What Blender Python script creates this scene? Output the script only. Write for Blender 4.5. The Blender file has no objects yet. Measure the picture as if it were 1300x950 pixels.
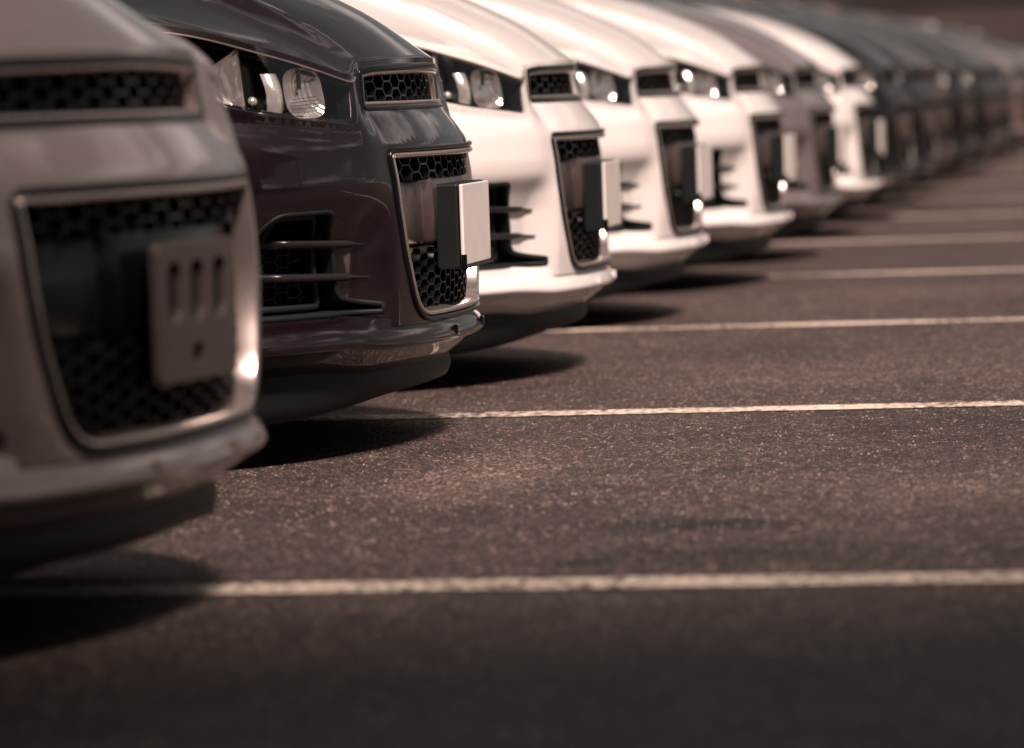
import bpy, bmesh, math, random
from math import sin, cos, pi, radians, atan2, sqrt
from mathutils import Vector, Matrix
from mathutils.geometry import delaunay_2d_cdt
import numpy as np

random.seed(4)
C = bpy.context.scene.collection
SC = bpy.context.scene

# ------------------------------------------------------------ camera
F_PX, CAM_H = 5430.0, 0.65
cam = bpy.data.cameras.new("camera")
cam_o = bpy.data.objects.new("camera", cam)
C.objects.link(cam_o)
cam.sensor_width = 36.0
cam.lens = F_PX / 1300.0 * 36.0
cam.clip_start, cam.clip_end = 0.1, 4000
yaw, pitch, roll = radians(9.2), math.atan(355 / F_PX), radians(1.95)
cam_o.location = (0, 0, CAM_H)
cam_o.rotation_euler = (Matrix.Rotation(yaw, 3, 'Z') @ Matrix.Rotation(pi / 2 - pitch, 3, 'X') @ Matrix.Rotation(-roll, 3, 'Z')).to_euler()
cam.dof.use_dof = True
cam.dof.focus_distance = 7.95
cam.dof.aperture_fstop = cam.lens / 1000 / 0.040
SC.camera = cam_o

# ------------------------------------------------------------ sky, sun, exposure
SUN_EL, SUN_AZ = radians(51), radians(-54)      # azimuth of the sun measured from +X towards +Y
world = bpy.data.worlds.new("World")
SC.world = world
world.use_nodes = True
wn, wl = world.node_tree.nodes, world.node_tree.links
wn.clear()
sky = wn.new('ShaderNodeTexSky')
sky.sky_type = 'NISHITA'
sky.sun_disc = False
sky.sun_elevation = SUN_EL
sky.sun_rotation = pi / 2 - SUN_AZ
sky.dust_density = 0.6
sky.air_density = 1.0
sky.ozone_density = 0.5
hs = wn.new('ShaderNodeHueSaturation')
hs.inputs['Saturation'].default_value = 0.10
wl.new(sky.outputs[0], hs.inputs['Color'])
# thin broken cloud all over the sky
wtc = wn.new('ShaderNodeTexCoord')
wmap = wn.new('ShaderNodeMapping'); wmap.inputs['Scale'].default_value = (1, 1, 2.6)
cl = wn.new('ShaderNodeTexNoise'); cl.inputs['Scale'].default_value = 2.6; cl.inputs['Detail'].default_value = 7; cl.inputs['Roughness'].default_value = .55
cr = wn.new('ShaderNodeMapRange'); cr.inputs['From Min'].default_value = .50; cr.inputs['From Max'].default_value = .72
wl.new(wtc.outputs['Generated'], wmap.inputs[0]); wl.new(wmap.outputs[0], cl.inputs['Vector']); wl.new(cl.outputs['Fac'], cr.inputs['Value'])
cm = wn.new('ShaderNodeMix'); cm.data_type = 'RGBA'
cm.inputs['B'].default_value = (17, 14.3, 13.3, 1)
wl.new(cr.outputs[0], cm.inputs['Factor']); tint = wn.new('ShaderNodeMix'); tint.data_type = 'RGBA'; tint.blend_type = 'MULTIPLY'
tint.inputs['Factor'].default_value = 1.0
tint.inputs['B'].default_value = (.40, .395, .38, 1)
wl.new(hs.outputs[0], tint.inputs['A'])
bg = wn.new('ShaderNodeBackground')
bg.inputs['Strength'].default_value = 0.05
wo = wn.new('ShaderNodeOutputWorld')
wl.new(tint.outputs['Result'], cm.inputs['A'])
wl.new(cm.outputs['Result'], bg.inputs['Color'])
wl.new(bg.outputs[0], wo.inputs['Surface'])
sun = bpy.data.lights.new("sun", 'SUN')
sun.energy = 5.0
sun.angle = radians(10)
sun.color = (1.0, 0.75, 0.665)
sun_o = bpy.data.objects.new("sun", sun)
C.objects.link(sun_o)
sd = Vector((cos(SUN_EL) * cos(SUN_AZ), cos(SUN_EL) * sin(SUN_AZ), sin(SUN_EL)))
sun_o.rotation_euler = sd.to_track_quat('Z', 'Y').to_euler()
SC.view_settings.view_transform = 'Standard'
SC.view_settings.look = 'None'
SC.view_settings.gamma = 1.0
SC.view_settings.exposure = 0.55
SC.cycles.max_bounces = 8
SC.cycles.use_denoising = True

# ------------------------------------------------------------ materials
def mat(name, col, rough=0.5, metal=0.0, coat=0.0, coat_rough=0.03, spec=0.5, bump=None, var=None, rvar=None):
    m = bpy.data.materials.new(name)
    m.use_nodes = True
    nt = m.node_tree
    b = nt.nodes['Principled BSDF']
    b.inputs['Base Color'].default_value = (*col, 1)
    b.inputs['Roughness'].default_value = rough
    b.inputs['Metallic'].default_value = metal
    b.inputs['Coat Weight'].default_value = coat
    b.inputs['Coat Roughness'].default_value = coat_rough
    b.inputs['Specular IOR Level'].default_value = spec
    tc = nt.nodes.new('ShaderNodeTexCoord')
    if var:
        sc, amt = var
        n = nt.nodes.new('ShaderNodeTexNoise'); n.inputs['Scale'].default_value = sc
        n.inputs['Detail'].default_value = 6
        nt.links.new(tc.outputs['Object'], n.inputs['Vector'])
        r = nt.nodes.new('ShaderNodeMapRange')
        r.inputs['From Min'].default_value = .3; r.inputs['From Max'].default_value = .7
        r.inputs['To Min'].default_value = 1 - amt; r.inputs['To Max'].default_value = 1 + amt
        nt.links.new(n.outputs['Fac'], r.inputs['Value'])
        mx = nt.nodes.new('ShaderNodeMix'); mx.data_type = 'RGBA'; mx.blend_type = 'MULTIPLY'
        mx.inputs['Factor'].default_value = 1; mx.inputs['A'].default_value = (*col, 1)
        nt.links.new(r.outputs[0], mx.inputs['B'])
        nt.links.new(mx.outputs['Result'], b.inputs['Base Color'])
    if bump:
        sc, st, dist = bump
        n = nt.nodes.new('ShaderNodeTexNoise'); n.inputs['Scale'].default_value = sc
        n.inputs['Detail'].default_value = 3
        nt.links.new(tc.outputs['Object'], n.inputs['Vector'])
        bp = nt.nodes.new('ShaderNodeBump'); bp.inputs['Strength'].default_value = st
        bp.inputs['Distance'].default_value = dist
        nt.links.new(n.outputs['Fac'], bp.inputs['Height'])
        nt.links.new(bp.outputs[0], b.inputs['Normal'])
    return m

def paint(name, col, metal=0.0, rough=0.35, flake=0.0):
    m = mat(name, col, rough, metal, 1.0 if name not in ('dark_paint', 'brown_paint') else .45, 0.025, .3)
    nt = m.node_tree; b = nt.nodes['Principled BSDF']
    tc = nt.nodes.new('ShaderNodeTexCoord')
    # road dust: roughness and a slight colour film in soft patches
    n = nt.nodes.new('ShaderNodeTexNoise'); n.inputs['Scale'].default_value = 5; n.inputs['Detail'].default_value = 8
    nt.links.new(tc.outputs['Object'], n.inputs['Vector'])
    r = nt.nodes.new('ShaderNodeMapRange')
    r.inputs['From Min'].default_value = .35; r.inputs['From Max'].default_value = .75
    r.inputs['To Min'].default_value = .02; r.inputs['To Max'].default_value = .10
    nt.links.new(n.outputs['Fac'], r.inputs['Value'])
    nt.links.new(r.outputs[0], b.inputs['Coat Roughness'])
    if flake:
        v = nt.nodes.new('ShaderNodeTexVoronoi'); v.inputs['Scale'].default_value = 900
        nt.links.new(tc.outputs['Object'], v.inputs['Vector'])
        mr = nt.nodes.new('ShaderNodeMapRange')
        mr.inputs['To Min'].default_value = 1 - flake; mr.inputs['To Max'].default_value = 1 + flake
        nt.links.new(v.outputs['Color'], mr.inputs['Value'])
        mx = nt.nodes.new('ShaderNodeMix'); mx.data_type = 'RGBA'; mx.blend_type = 'MULTIPLY'
        mx.inputs['Factor'].default_value = 1; mx.inputs['A'].default_value = (*col, 1)
        nt.links.new(mr.outputs[0], mx.inputs['B'])
        nt.links.new(mx.outputs['Result'], b.inputs['Base Color'])
    return m

P = {
    'silver': paint('silver_paint', (.30, .25, .24), .6, .34, .25),
    'plum': paint('plum_paint', (.007, .003, .0045), .3, .35, .3),
    'white': paint('white_paint', (.70, .69, .67)),
    'grey': paint('grey_paint', (.22, .19, .19), .5, .35, .3),
    'dark': paint('dark_paint', (.003, .003, .003), .1, .35, .3),
    'brown': paint('brown_paint', (.045, .026, .022), .4, .35, .3),
    'pewter': paint('pewter_paint', (.20, .145, .13), .5, .38, .25),
}
M = {
    'plastic': mat('black_plastic', (.008, .0125, .012), .5, spec=.25, bump=(900, .25, .0006)),
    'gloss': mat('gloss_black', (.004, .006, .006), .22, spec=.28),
    'rim_satin': mat('satin_trim', (.018, .017, .017), .28, .2),
    'silverpl': mat('silver_plastic', (.26, .21, .20), .30, .9, var=(30, .12)),
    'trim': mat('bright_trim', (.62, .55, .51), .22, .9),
    'chrome': mat('chrome', (.88, .86, .83), .15, .7),
    'reflector': mat('reflector', (.95, .93, .90), .25, .15, bump=(60, .15, .002)),
    'housing': mat('lamp_housing', (.022, .018, .019), .16, .3),
    'ribbed': mat('ribbed_reflector', (.80, .78, .76), .16, .85),
    'plate': mat('plate_enamel', (.80, .79, .76), .3, coat=.3, var=(14, .04)),
    'bracket': mat('grey_bracket', (.075, .06, .057), .5, var=(60, .15)),
    'glass': mat('tinted_glass', (.015, .019, .019), .03, coat=1.0),
    'rubber': mat('tyre_rubber', (.018, .019, .019), .8, bump=(300, .3, .001)),
    'alloy': mat('alloy', (.45, .43, .42), .3, .9),
    'red': mat('tail_red', (.25, .01, .01), .15, coat=1.0),
    'steel': mat('brushed_steel', (.45, .42, .40), .4, .8, var=(8, .15)),
    'concrete': mat('shade_canopy_concrete', (.20, .19, .18), .85, var=(3, .25), bump=(30, .4, .01)),
}
def _ribs(m):
    nt = m.node_tree; tc = nt.nodes.new('ShaderNodeTexCoord'); w = nt.nodes.new('ShaderNodeTexWave')
    w.inputs['Scale'].default_value = 38; w.inputs['Distortion'].default_value = .6; w.bands_direction = 'Y'
    nt.links.new(tc.outputs['Object'], w.inputs['Vector'])
    b = nt.nodes.new('ShaderNodeBump'); b.inputs['Strength'].default_value = .5; b.inputs['Distance'].default_value = .002
    nt.links.new(w.outputs['Fac'], b.inputs['Height']); nt.links.new(b.outputs[0], nt.nodes['Principled BSDF'].inputs['Normal'])
_ribs(M['ribbed'])
def clear_mat():
    m = bpy.data.materials.new('clear_lens'); m.use_nodes = True
    nt = m.node_tree; nt.nodes.clear()
    o = nt.nodes.new('ShaderNodeOutputMaterial'); mix = nt.nodes.new('ShaderNodeMixShader')
    t = nt.nodes.new('ShaderNodeBsdfTransparent'); t.inputs[0].default_value = (.93, .93, .92, 1)
    g = nt.nodes.new('ShaderNodeBsdfGlossy'); g.inputs['Roughness'].default_value = .02
    lw = nt.nodes.new('ShaderNodeLayerWeight'); lw.inputs['Blend'].default_value = .5
    pw = nt.nodes.new('ShaderNodeMath'); pw.operation = 'POWER'; pw.inputs[1].default_value = 4.5
    fr = nt.nodes.new('ShaderNodeMath'); fr.operation = 'MULTIPLY_ADD'; fr.inputs[1].default_value = .9; fr.inputs[2].default_value = .10
    nt.links.new(lw.outputs['Facing'], pw.inputs[0]); nt.links.new(pw.outputs[0], fr.inputs[0])
    nt.links.new(fr.outputs[0], mix.inputs[0]); nt.links.new(t.outputs[0], mix.inputs[1])
    nt.links.new(g.outputs[0], mix.inputs[2]); nt.links.new(mix.outputs[0], o.inputs[0])
    return m
M['clear'] = clear_mat()

def asphalt_mat():
    m = bpy.data.materials.new('asphalt'); m.use_nodes = True
    nt = m.node_tree; N, L = nt.nodes, nt.links
    b = N['Principled BSDF']
    tc = N.new('ShaderNodeTexCoord')
    def noise(sc, det=6, rough=.6):
        n = N.new('ShaderNodeTexNoise'); n.inputs['Scale'].default_value = sc
        n.inputs['Detail'].default_value = det; n.inputs['Roughness'].default_value = rough
        L.new(tc.outputs['Object'], n.inputs['Vector']); return n
    big, mid = noise(.7, 5), noise(6, 5)
    vor = N.new('ShaderNodeTexVoronoi'); vor.inputs['Scale'].default_value = 190
    vor.inputs['Randomness'].default_value = 1
    L.new(tc.outputs['Object'], vor.inputs['Vector'])
    # per stone shade
    sep = N.new('ShaderNodeSeparateColor'); L.new(vor.outputs['Color'], sep.inputs[0])
    st = N.new('ShaderNodeValToRGB')
    e = st.color_ramp.elements
    e[0].position = 0; e[0].color = (.016, .014, .014, 1)
    e[1].position = 1; e[1].color = (.30, .215, .18, 1)
    e2 = st.color_ramp.elements.new(.55); e2.color = (.036, .027, .025, 1)
    e3 = st.color_ramp.elements.new(.86); e3.color = (.10, .072, .063, 1)
    L.new(sep.outputs[0], st.inputs[0])
    mr = N.new('ShaderNodeMapRange'); mr.inputs['From Min'].default_value = .3; mr.inputs['From Max'].default_value = .72
    mr.inputs['To Min'].default_value = .35; mr.inputs['To Max'].default_value = 1.9
    add = N.new('ShaderNodeMath'); add.operation = 'ADD'
    h1 = N.new('ShaderNodeMath'); h1.operation = 'MULTIPLY'; h1.inputs[1].default_value = .6
    h2 = N.new('ShaderNodeMath'); h2.operation = 'MULTIPLY'; h2.inputs[1].default_value = .4
    L.new(big.outputs['Fac'], h1.inputs[0]); L.new(mid.outputs['Fac'], h2.inputs[0])
    L.new(h1.outputs[0], add.inputs[0]); L.new(h2.outputs[0], add.inputs[1])
    L.new(add.outputs[0], mr.inputs['Value'])
    mx = N.new('ShaderNodeMix'); mx.data_type = 'RGBA'; mx.blend_type = 'MULTIPLY'; mx.inputs['Factor'].default_value = 1
    L.new(st.outputs[0], mx.inputs['A']); L.new(mr.outputs[0], mx.inputs['B'])
    geo = N.new('ShaderNodeNewGeometry'); last = mx.outputs['Result']
    wob = noise(9, 4); wsub = N.new('ShaderNodeVectorMath'); wsub.operation = 'MULTIPLY_ADD'
    wsub.inputs[1].default_value = (.16, .16, 0); wsub.inputs[2].default_value = (-.08, -.08, 0)
    L.new(wob.outputs['Color'], wsub.inputs[0])
    wadd = N.new('ShaderNodeVectorMath'); wadd.operation = 'ADD'; L.new(tc.outputs['Object'], wadd.inputs[0]); L.new(wsub.outputs[0], wadd.inputs[1])
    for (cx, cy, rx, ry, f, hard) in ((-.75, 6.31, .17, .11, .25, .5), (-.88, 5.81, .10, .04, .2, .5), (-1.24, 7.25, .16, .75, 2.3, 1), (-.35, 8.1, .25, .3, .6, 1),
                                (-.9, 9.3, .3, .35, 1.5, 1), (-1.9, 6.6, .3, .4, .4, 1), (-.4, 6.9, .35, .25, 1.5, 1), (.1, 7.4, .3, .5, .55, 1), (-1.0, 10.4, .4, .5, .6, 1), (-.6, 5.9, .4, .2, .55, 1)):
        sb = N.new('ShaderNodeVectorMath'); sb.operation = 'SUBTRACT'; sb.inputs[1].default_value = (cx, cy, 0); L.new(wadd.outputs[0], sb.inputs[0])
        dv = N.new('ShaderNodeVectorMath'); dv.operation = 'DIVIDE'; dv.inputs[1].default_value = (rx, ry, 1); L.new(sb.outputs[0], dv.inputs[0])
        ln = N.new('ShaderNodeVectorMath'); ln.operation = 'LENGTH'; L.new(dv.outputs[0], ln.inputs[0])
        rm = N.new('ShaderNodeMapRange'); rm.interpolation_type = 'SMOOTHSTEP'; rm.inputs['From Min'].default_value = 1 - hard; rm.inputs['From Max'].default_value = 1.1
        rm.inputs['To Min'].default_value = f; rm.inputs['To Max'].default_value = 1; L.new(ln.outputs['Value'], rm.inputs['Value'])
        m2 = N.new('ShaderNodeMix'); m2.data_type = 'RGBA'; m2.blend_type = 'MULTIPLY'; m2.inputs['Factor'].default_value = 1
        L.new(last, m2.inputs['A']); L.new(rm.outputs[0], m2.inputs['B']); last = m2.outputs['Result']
    L.new(last, b.inputs['Base Color'])
    b.inputs['Roughness'].default_value = .62
    b.inputs['Specular IOR Level'].default_value = .45
    # bump: stones stand proud of the binder, each with its own tilt
    b1 = N.new('ShaderNodeBump'); b1.inputs['Strength'].default_value = 1; b1.inputs['Distance'].default_value = .006
    inv = N.new('ShaderNodeMath'); inv.operation = 'SUBTRACT'; inv.inputs[0].default_value = 1
    L.new(vor.outputs['Distance'], inv.inputs[1])
    fine = noise(420, 3)
    ad2 = N.new('ShaderNodeMath'); ad2.operation = 'MULTIPLY_ADD'; ad2.inputs[1].default_value = .5
    L.new(fine.outputs['Fac'], ad2.inputs[0]); L.new(inv.outputs[0], ad2.inputs[2])
    L.new(ad2.outputs[0], b1.inputs['Height'])
    L.new(b1.outputs[0], b.inputs['Normal'])
    return m

def line_mat():
    m = bpy.data.materials.new('line_paint'); m.use_nodes = True
    nt = m.node_tree; N, L = nt.nodes, nt.links
    b = N['Principled BSDF']
    tc = N.new('ShaderNodeTexCoord')
    n = N.new('ShaderNodeTexNoise'); n.inputs['Scale'].default_value = 55; n.inputs['Detail'].default_value = 8
    n2 = N.new('ShaderNodeTexNoise'); n2.inputs['Scale'].default_value = 2.5; n2.inputs['Detail'].default_value = 4
    L.new(tc.outputs['Object'], n.inputs['Vector']); L.new(tc.outputs['Object'], n2.inputs['Vector'])
    ad = N.new('ShaderNodeMath'); ad.operation = 'MULTIPLY_ADD'; ad.inputs[1].default_value = .5
    L.new(n2.outputs['Fac'], ad.inputs[0]); L.new(n.outputs['Fac'], ad.inputs[2])
    r = N.new('ShaderNodeValToRGB'); e = r.color_ramp.elements
    e[0].position = .64; e[0].color = (.06, .046, .04, 1)
    e[1].position = .80; e[1].color = (.72, .64, .53, 1)
    L.new(ad.outputs[0], r.inputs[0]); L.new(r.outputs[0], b.inputs['Base Color'])
    b.inputs['Roughness'].default_value = .6
    bp = N.new('ShaderNodeBump'); bp.inputs['Distance'].default_value = .002; bp.inputs['Strength'].default_value = .7
    n3 = N.new('ShaderNodeTexNoise'); n3.inputs['Scale'].default_value = 260
    L.new(tc.outputs['Object'], n3.inputs['Vector'])
    L.new(n3.outputs['Fac'], bp.inputs['Height']); L.new(bp.outputs[0], b.inputs['Normal'])
    return m

# ------------------------------------------------------------ object helpers
def link(name, me, parent=None, materials=(), **props):
    o = bpy.data.objects.new(name, me)
    C.objects.link(o)
    if parent: o.parent = parent
    for m_ in materials:
        if me is not None: me.materials.append(m_)
    for k, v in props.items(): o[k] = v
    return o

class MB:
    """collects verts / faces / optional analytic normals into one mesh"""
    def __init__(s): s.v, s.f, s.n, s.mi = [], [], [], []
    def add(s, vs, fs, ns=None, mi=0):
        k = len(s.v); s.v += [tuple(v) for v in vs]
        s.n += [tuple(x) for x in ns] if ns is not None else [None] * len(vs)
        s.f += [tuple(i + k for i in f) for f in fs]; s.mi += [mi] * len(fs)
    def mesh(s, name, smooth=True):
        me = bpy.data.meshes.new(name)
        me.from_pydata(s.v, [], s.f); me.update()
        me.polygons.foreach_set('material_index', s.mi)
        me.polygons.foreach_set('use_smooth', [smooth] * len(s.f))
        if any(n is not None for n in s.n) and smooth:
            vn = [tuple(x.vector) for x in me.vertex_normals] if hasattr(me, 'vertex_normals') else [tuple(v.normal) for v in me.vertices]
            nn = [n if n is not None else vn[i] for i, n in enumerate(s.n)]
            me.normals_split_custom_set_from_vertices(nn)
        return me
    def grid(s, pts, closed=False, mi=0, flip=False):
        """pts: rows x cols of vectors; own normals by blender"""
        R, K = len(pts), len(pts[0])
        vs = [p for row in pts for p in row]; fs = []
        for i in range(R - 1):
            for j in range(K if closed else K - 1):
                a, b_ = i * K + j, i * K + (j + 1) % K
                c, d = (i + 1) * K + (j + 1) % K, (i + 1) * K + j
                fs.append((a, d, c, b_) if flip else (a, b_, c, d))
        s.add(vs, fs, None, mi)
    def box(s, c, d, mi=0, rot=None):
        vs = []
        for dx in (-1, 1):
            for dy in (-1, 1):
                for dz in (-1, 1):
                    v = Vector((dx * d[0] / 2, dy * d[1] / 2, dz * d[2] / 2))
                    if rot is not None: v = rot @ v
                    vs.append(v + Vector(c))
        s.add(vs, [(0, 1, 3, 2), (4, 6, 7, 5), (0, 4, 5, 1), (2, 3, 7, 6), (0, 2, 6, 4), (1, 5, 7, 3)], None, mi)
    def bar(s, a, b_, up, w, d, mi=0):
        """bar from a to b: width w across, depth d along -up"""
        a, b_ = Vector(a), Vector(b_); t = (b_ - a)
        if t.length < 1e-5: return
        t.normalize(); side = t.cross(up).normalized() * w / 2
        vs = []
        for p in (a, b_):
            vs += [p + side * .6, p - side * .6, p - side - up * d, p + side - up * d]
        s.add(vs, [(0, 1, 5, 4), (1, 2, 6, 5), (2, 3, 7, 6), (3, 0, 4, 7), (0, 3, 2, 1), (4, 5, 6, 7)], None, mi)

def rounded_box_mesh(name, d, bev=.004, seg=2):
    bm = bmesh.new(); bmesh.ops.create_cube(bm, size=1)
    for v in bm.verts: v.co = Vector((v.co.x * d[0], v.co.y * d[1], v.co.z * d[2]))
    bmesh.ops.bevel(bm, geom=bm.edges[:], offset=bev, segments=seg, affect='EDGES', profile=.5)
    me = bpy.data.meshes.new(name); bm.to_mesh(me); bm.free()
    me.polygons.foreach_set('use_smooth', [False] * len(me.polygons))
    return me

def interp(tab, x):
    if x <= tab[0][0]: return tab[0][1]
    for (x0, y0), (x1, y1) in zip(tab, tab[1:]):
        if x <= x1:
            return y0 + (y1 - y0) * (x - x0) / (x1 - x0)
    return tab[-1][1]
def sm(x, a, b_):
    t = min(1, max(0, (x - a) / (b_ - a))); return t * t * (3 - 2 * t)
class Smooth:
    """table smoothed by a box filter, evaluated by lookup"""
    def __init__(s, tab, w, n=1200):
        s.a, s.b = tab[0][0], tab[-1][0]
        xs = np.linspace(s.a - w, s.b + w, n)
        ys = np.array([interp(tab, x) for x in xs])
        k = max(1, int(w / (xs[1] - xs[0])))
        for _ in range(2):
            ker = np.ones(k) / k
            yp = np.concatenate([np.full(k, ys[0]), ys, np.full(k, ys[-1])])
            ys = np.convolve(yp, ker, 'same')[k:-k]
        s.xs, s.ys = xs, ys
    def __call__(s, x): return float(np.interp(x, s.xs, s.ys))

# ------------------------------------------------------------ the car's surface
HALF_W = .875
_ctrl = [(0, 0), (-.014, .2), (-.055, .39), (-.13, .56), (-.25, .71), (-.43, .815), (-.70, .862), (-1.0, .87), (-1.6, .875),
         (-2.2, .875), (-2.9, .873), (-3.5, .865), (-3.85, .835), (-4.08, .74), (-4.20, .55), (-4.245, .3), (-4.25, 0)]
def _catmull(pts, n=40):
    ext = [(pts[0][0] + pts[1][0] - pts[0][0], -pts[1][1])] + pts + [(pts[-2][0], -pts[-2][1])]
    out = []
    for i in range(1, len(ext) - 2):
        p0, p1, p2, p3 = [np.array(q, float) for q in ext[i - 1:i + 3]]
        t0 = 0; t1 = t0 + np.linalg.norm(p1 - p0) ** .5; t2 = t1 + np.linalg.norm(p2 - p1) ** .5; t3 = t2 + np.linalg.norm(p3 - p2) ** .5
        for k in range(n):
            t = t1 + (t2 - t1) * k / n
            A1 = (t1 - t) / (t1 - t0) * p0 + (t - t0) / (t1 - t0) * p1
            A2 = (t2 - t) / (t2 - t1) * p1 + (t - t1) / (t2 - t1) * p2
            A3 = (t3 - t) / (t3 - t2) * p2 + (t - t2) / (t3 - t2) * p3
            B1 = (t2 - t) / (t2 - t0) * A1 + (t - t0) / (t2 - t0) * A2
            B2 = (t3 - t) / (t3 - t1) * A2 + (t - t1) / (t3 - t1) * A3
            out.append((t2 - t) / (t2 - t1) * B1 + (t - t1) / (t2 - t1) * B2)
    out.append(np.array(pts[-1], float))
    return np.array(out)
_pl = _catmull(_ctrl)
for _ in range(6):      # iron out kinks of curvature
    q = _pl.copy(); q[1:-1] = (_pl[:-2] + 2 * _pl[1:-1] + _pl[2:]) / 4; _pl = q
_sl = np.concatenate([[0], np.cumsum(np.linalg.norm(np.diff(_pl, axis=0), axis=1))])
LEN = float(_sl[-1])
_tx, _ty = np.gradient(_pl[:, 0], _sl), np.gradient(_pl[:, 1], _sl)
_tx[0], _ty[0] = 0, 1; _tx[-1], _ty[-1] = 0, -1
for _ in range(8):
    for arr in (_tx, _ty):
        arr[1:-1] = (arr[:-2] + 2 * arr[1:-1] + arr[2:]) / 4
def plan(s):
    a = abs(s)
    x, y = float(np.interp(a, _sl, _pl[:, 0])), float(np.interp(a, _sl, _pl[:, 1]))
    tx, ty = float(np.interp(a, _sl, _tx)), float(np.interp(a, _sl, _ty))
    l = sqrt(tx * tx + ty * ty); nx, ny = ty / l, -tx / l
    return (x, y, nx, ny) if s >= 0 else (x, -y, nx, -ny)
def s_of_x(x):
    i = np.where((_sl > .9) & (_sl < LEN - .6))[0]
    return float(np.interp(-x, -_pl[i, 0], _sl[i]))

o_mid = Smooth([(.10, .03), (.24, .012), (.30, .006), (.42, .004), (.50, .008), (.562, .016), (.60, .042), (.63, .066), (.70, .074), (.80, .085), (1.0, .12)], .014)
o_cor = Smooth([(.10, .07), (.24, .062), (.30, .058), (.39, .048), (.43, .030), (.465, .004), (.50, .000), (.56, .008), (.61, .024), (.66, .036), (.72, .048), (.80, .066), (1.0, .12)], .022)
o_side = Smooth([(.10, .035), (.24, .016), (.34, .012), (.42, .008), (.48, .001), (.56, -.003), (.66, -.006), (.70, .000), (.76, .010), (.86, .024), (.96, .050), (1.05, .09)], .02)
o_rear = Smooth([(.10, .08), (.30, .01), (.45, .0), (.56, .0), (.60, .03), (.80, .05), (1.0, .10)], .02)
def off(s, z):
    a = abs(s)
    w1 = sm(a, .40 - .05 * (z > 9), .50)
    w2 = sm(a, .95, 1.35)
    w3 = sm(a, LEN - 1.0, LEN - .5)
    o = o_mid(z) * (1 - w1) + o_cor(z) * w1
    o = o * (1 - w2) + o_side(z) * w2
    o = o * (1 - w3) + o_rear(z) * w3
    # soft channel running under the headlight towards the grille
    o += .006 * math.exp(-((z - .592 - .03 * sm(a, .5, .9)) / .012) ** 2) * sm(a, .46, .56) * (1 - sm(a, 1.0, 1.3))
    # flared arches
    for xc in (-.86, -3.42):
        x = plan(a)[0]
        if abs(x - xc) < .55 and a > .8 and a < LEN - .5:
            r = sqrt((x - xc) ** 2 + (z - .33) ** 2)
            o -= .012 * math.exp(-((r - .38) / .05) ** 2)
    return o
def S(s, z, extra=0.0):
    x, y, nx, ny = plan(s); o = off(s, z) + extra
    return Vector((x - nx * o, y - ny * o, z))
def SN(s, z):
    e = .004
    a = S(s + e, z) - S(s - e, z); b_ = S(s, z + e) - S(s, z - e)
    n = a.cross(b_)
    return n.normalized()

# hood height field
_ze = Smooth([(0, .722), (.30, .719), (.42, .712), (.47, .712), (.52, .724), (.575, .738), (.655, .759), (.70, .776), (.79, .803), (.90, .84)], .035)
def x_edge(y):
    i = _sl < 1.15
    return float(np.interp(abs(y), _pl[i, 1] - .03 * _pl[i, 1], _pl[i, 0])) - .072
_pw = Smooth([(0, 3.0), (.4, 2.7), (.6, 2.1), (.8, 1.45), (.95, 1.3)], .1)
def x_rear(y): return -1.30 - .28 * (abs(y) / .84) ** 2
def hz(x, y):
    a = abs(y); xe = x_edge(y)
    t = (xe - x) / (xe - x_rear(y)); t = min(1.4, max(-.25, t))
    zr = 1.015 - .055 * (a / .85) ** 2.2
    g = 1 - abs(1 - t) ** _pw(a) if t < 1 else 1.0
    z = _ze(a) + (zr - _ze(a)) * g
    lim = .34 + .20 * min(1, max(0, t))                       # raised middle of the bonnet
    z += .012 * (1 - sm(a, lim, lim + .05)) * sm(t, 0, .12)
    z += .006 * math.exp(-((a - lim - .012) / .014) ** 2) * sm(t, .0, .2)
    return z
def HP(x, y): return Vector((x, y, hz(x, y)))
def HN(x, y):
    e = .004
    a = HP(x + e, y) - HP(x - e, y); b_ = HP(x, y + e) - HP(x, y - e)
    return a.cross(b_).normalized()

S_W = s_of_x(-1.60)                  # where the windscreen foot meets the fender
_zt_s = np.linspace(0, S_W, 120); _zt = []
for s_ in _zt_s:
    z = .8
    for _ in range(25):
        p = S(s_, z); z = .5 * z + .5 * hz(p.x, p.y)
    _zt.append(z)
_zt = np.array(_zt)
Z_BELT = float(_zt[-1])
def ztop(s):
    a = abs(s)
    if a <= S_W: return float(np.interp(a, _zt_s, _zt))
    return Z_BELT + (.99 - Z_BELT) * sm(a, S_W, S_W + 1.8) - .05 * sm(a, LEN - 1.1, LEN - .4)

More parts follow.
